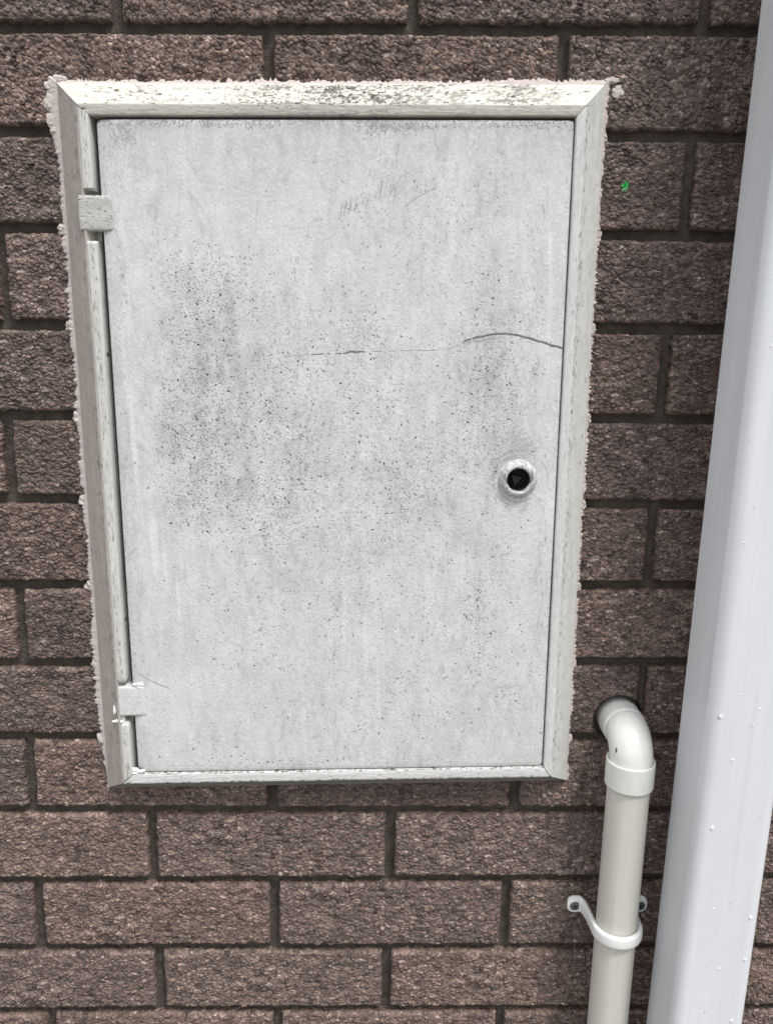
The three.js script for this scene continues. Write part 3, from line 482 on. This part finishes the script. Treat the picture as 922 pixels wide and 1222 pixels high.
/* ---------- pipe clip ---------- */
{
  const CY = -773, clip = thing('pipe_clip', 'white plastic saddle clip screwed to the bricks and holding the waste pipe', 'pipe clip', [547, CY, 0]);
  const mat = new THREE.MeshStandardMaterial({ color: new THREE.Color(0.8, 0.8, 0.785), roughness: 0.42 });
  const raw = []; const R = PR + 2.2; // centre line seen from above: x, z, half height, half thickness
  raw.push([507.2, 4.2, 3, 2.0], [508.2, 4.4, 6, 2.6], [511, 4.6, 8.2, 3], [515, 4.7, 8.6, 3], [519, 5, 8.2, 3], [521.5, 8, 7.2, 2.8], [523, 15, 6.4, 2.7], [524, 24, 6, 2.6]);
  for (let k = 0; k <= 16; k++) { const a = Math.PI - k / 16 * Math.PI; raw.push([PX + R * Math.cos(a), PZ + 1 + R * Math.sin(a), 6, 2.7]); }
  raw.push([567.4, 24, 6, 2.6], [568.5, 15, 6.4, 2.7], [570, 8, 7.2, 2.8], [572.5, 5, 8.2, 3], [577, 4.7, 8.6, 3], [581, 4.6, 8.2, 3], [584, 4.4, 6, 2.6], [585, 4.2, 3, 2]);
  const curve = new THREE.CatmullRomCurve3(raw.map((p) => new THREE.Vector3(p[0], 0, p[1]))), n = 120, N = 20;
  part('strap', grid(N, n, (i, j) => {
    const t = j / n, p = curve.getPoint(t), d = curve.getTangent(t), f = t * (raw.length - 1), k = Math.min(raw.length - 2, Math.floor(f)), hh = lerp(raw[k][2], raw[k + 1][2], f - k), th = lerp(raw[k][3], raw[k + 1][3], f - k);
    const a = i / N * 6.28318531, c = Math.cos(a), s = Math.sin(a), e = 0.6, cy = Math.sign(c) * Math.pow(Math.abs(c), e) * hh, cn = Math.sign(s) * Math.pow(Math.abs(s), e) * th * (j === 0 || j === n ? 0.05 : 1);
    return [p.x - d.z * cn, CY + cy * (j === 0 || j === n ? 0.05 : 1), p.z + d.x * cn];
  }), mat, clip);
  const screwMat = new THREE.MeshStandardMaterial({ color: new THREE.Color(0.16, 0.17, 0.175), roughness: 0.45, metalness: 0.6 });
  for (const [x, ear] of [[514.2, 0], [577.8, 1]]) {
    const rim = new THREE.TorusGeometry(5.6, 0.7, 8, 28); rim.translate(x, CY - 0.6, 7.7); part('screw_rim', rim, mat, clip);
    const head = new THREE.LatheGeometry([[0, 1.0], [2, 0.95], [4, 0.5], [5.2, 0], [5.2, -3]].map((p) => new THREE.Vector2(...p)), 28); head.rotateX(Math.PI / 2); head.translate(x, CY - 0.6, 7.6);
    const sc = part('screw', head, screwMat, clip);
    const slot = [0, 1].map((k) => { const b = new THREE.BoxGeometry(k ? 1 : 5, k ? 5 : 1, 0.5); b.rotateZ(0.5); b.translate(x, CY - 0.6, 8.55); return b; });
    part('screw_slot', mergeGeometries(slot), new THREE.MeshStandardMaterial({ color: new THREE.Color(0.02, 0.02, 0.02), roughness: 0.8 }), sc);
  }
}

/* ---------- square downpipe ---------- */
{
  const y0 = -G + 1, y1 = 455, z0 = 35, z1 = 100, hw = 32.4, rad = 10, cx = (y) => 620.2 + (y + 160) * 0.0095;
  const dp = thing('downpipe', 'large square white plastic downpipe standing off the wall on the right', 'downpipe', [cx(y0), -G, 67]);
  const prof = [], c = [[hw - rad, z1 - rad, 0], [-hw + rad, z1 - rad, 1], [-hw + rad, z0 + rad, 2], [hw - rad, z0 + rad, 3]];
  for (const [x, z, q] of c) for (let k = 0; k <= 10; k++) { const a = (q + k / 10) * Math.PI / 2; prof.push([x + rad * Math.cos(a), z + rad * Math.sin(a)]); }
  prof.push(prof[0]); let s = 0; const arc = prof.map((p, i) => (i ? (s += Math.hypot(p[0] - prof[i - 1][0], p[1] - prof[i - 1][1])) : 0));
  const R = rng(9), specks = []; for (let i = 0; i < 150; i++) specks.push([R() * 256, R() * 1024, 0.5 + R() * R() * 0.9, 0.15 + R() * 0.4]);
  const dirt = new Float32Array(256 * 1024); for (const [x, y, r, a] of specks) for (let b = -2; b <= 2; b++) for (let e = -2; e <= 2; e++) { const d = Math.hypot(e, b) / r; if (d < 1) dirt[mod(Math.round(y + b), 1024) * 256 + mod(Math.round(x + e), 256)] = a * (1 - d); }
  const map = texture(256, 1024, (i, x, y) => { const q = 0.9 + 0.13 * fbm(x / 22, y / 90, 611, 3) + 0.05 * fbm(x / 3, y / 60, 612, 3) - 0.05 * sstep(0.62, 0.8, fbm(x / 2.5, y / 120, 615, 3)), d = dirt[i]; return [lerp(0.7 * q, 0.15, d), lerp(0.712 * q, 0.15, d), lerp(0.74 * q, 0.15, d)]; }, true);
  const mat = new THREE.MeshPhysicalMaterial({ map, roughness: 0.34, bumpMap: texture(128, 512, (i, x, y) => fbm(x / 8, y / 50, 621, 3), false), bumpScale: 0.0002, specularIntensity: 1 });
  const ny = 60; // walls of the tube, open ends
  part('pipe_shaft', grid(prof.length - 1, ny, (i, j) => { const y = lerp(y0, y1, j / ny); return [cx(y) + prof[i][0] + 0.3 * Math.sin(y / 140), y, prof[i][1], arc[i] / s, (y - y0) / 1960]; }, null, true), mat, dp);
  const Q = rng(33), drops = [], at = [[590.3, -528, 2.4], [606, -566.4, 1.6], [595.9, -628.1, 2.6], [638, -713.5, 2.6], [637.6, -755, 2.2], [615.9, -764.2, 1.6], [632.8, -817.5, 2.4], [623.6, -521.4, 1.4]];
  for (let i = 0; i < 11; i++) at.push([cx(-500) + (Q() - 0.5) * 44, -Q() * 860, 0.5 + Q() * 0.8]);
  for (const [x, y, r] of at) { const b = new THREE.SphereGeometry(1, 14, 10, 0, 6.2832, 0, Math.PI / 2); b.rotateX(Math.PI / 2); b.scale(r * 0.58, r * 0.78, r * 0.42); b.translate(clamp(x, cx(y) - hw + 8, cx(y) + hw - 5), y, z1 + 0.02); drops.push(b); }
  part('raindrops', mergeGeometries(drops), new THREE.MeshPhysicalMaterial({ color: new THREE.Color(0.86, 0.87, 0.88), roughness: 0.08, clearcoat: 1, clearcoatRoughness: 0.03 }), dp).userData.kind = 'stuff';
}

/* ---------- a speck of green on the brick ---------- */
{
  const sprig = thing('green_sprig', 'tiny bright green sprig stuck on the brick right of the cabinet', 'sprig', [511.5, -114, 0.5]);
  const R = rng(5), leaf = (x, y, a, len, wid) => { const g = new THREE.SphereGeometry(1, 10, 6); g.scale(len / 2, wid / 2, 0.45); g.translate(len / 2, 0, 0); g.rotateY(-0.35); g.rotateZ(a); g.translate(x, y, 1.6); return g; };
  const m1 = new THREE.MeshStandardMaterial({ color: new THREE.Color(0.005, 0.42, 0.06), roughness: 0.5 }), m2 = new THREE.MeshStandardMaterial({ color: new THREE.Color(0.1, 0.36, 0.13), roughness: 0.6 });
  for (const [x, y, a, l, w] of [[511.5, -113, 0.2, 3.4, 1.5], [511.5, -113, 2.9, 3.2, 1.2], [511.5, -113, 1.5, 3.6, 1], [511.5, -113, 0.9, 3, 1.1], [511.3, -113.2, 3.6, 3, 1.2], [511.6, -113.4, -0.5, 2.8, 1.3]]) part('leaf', leaf(x, y, a, l, w), m1, sprig);
  for (const [x, y, a, l, w] of [[511.4, -114.5, 4.3, 4.6, 1.1], [511.4, -114.5, 5.0, 4.4, 1], [511.6, -114, 5.6, 3.6, 0.9], [511, -113.4, 3.2, 4.6, 0.6], [511.8, -112.6, 0.75, 4.4, 0.55], [511.2, -114.6, 4.0, 4.8, 0.6], [511.5, -112.6, 1.9, 4.2, 0.6]]) part('leaf', leaf(x, y, a, l, w), m2, sprig);
}

renderer.render(scene, camera);
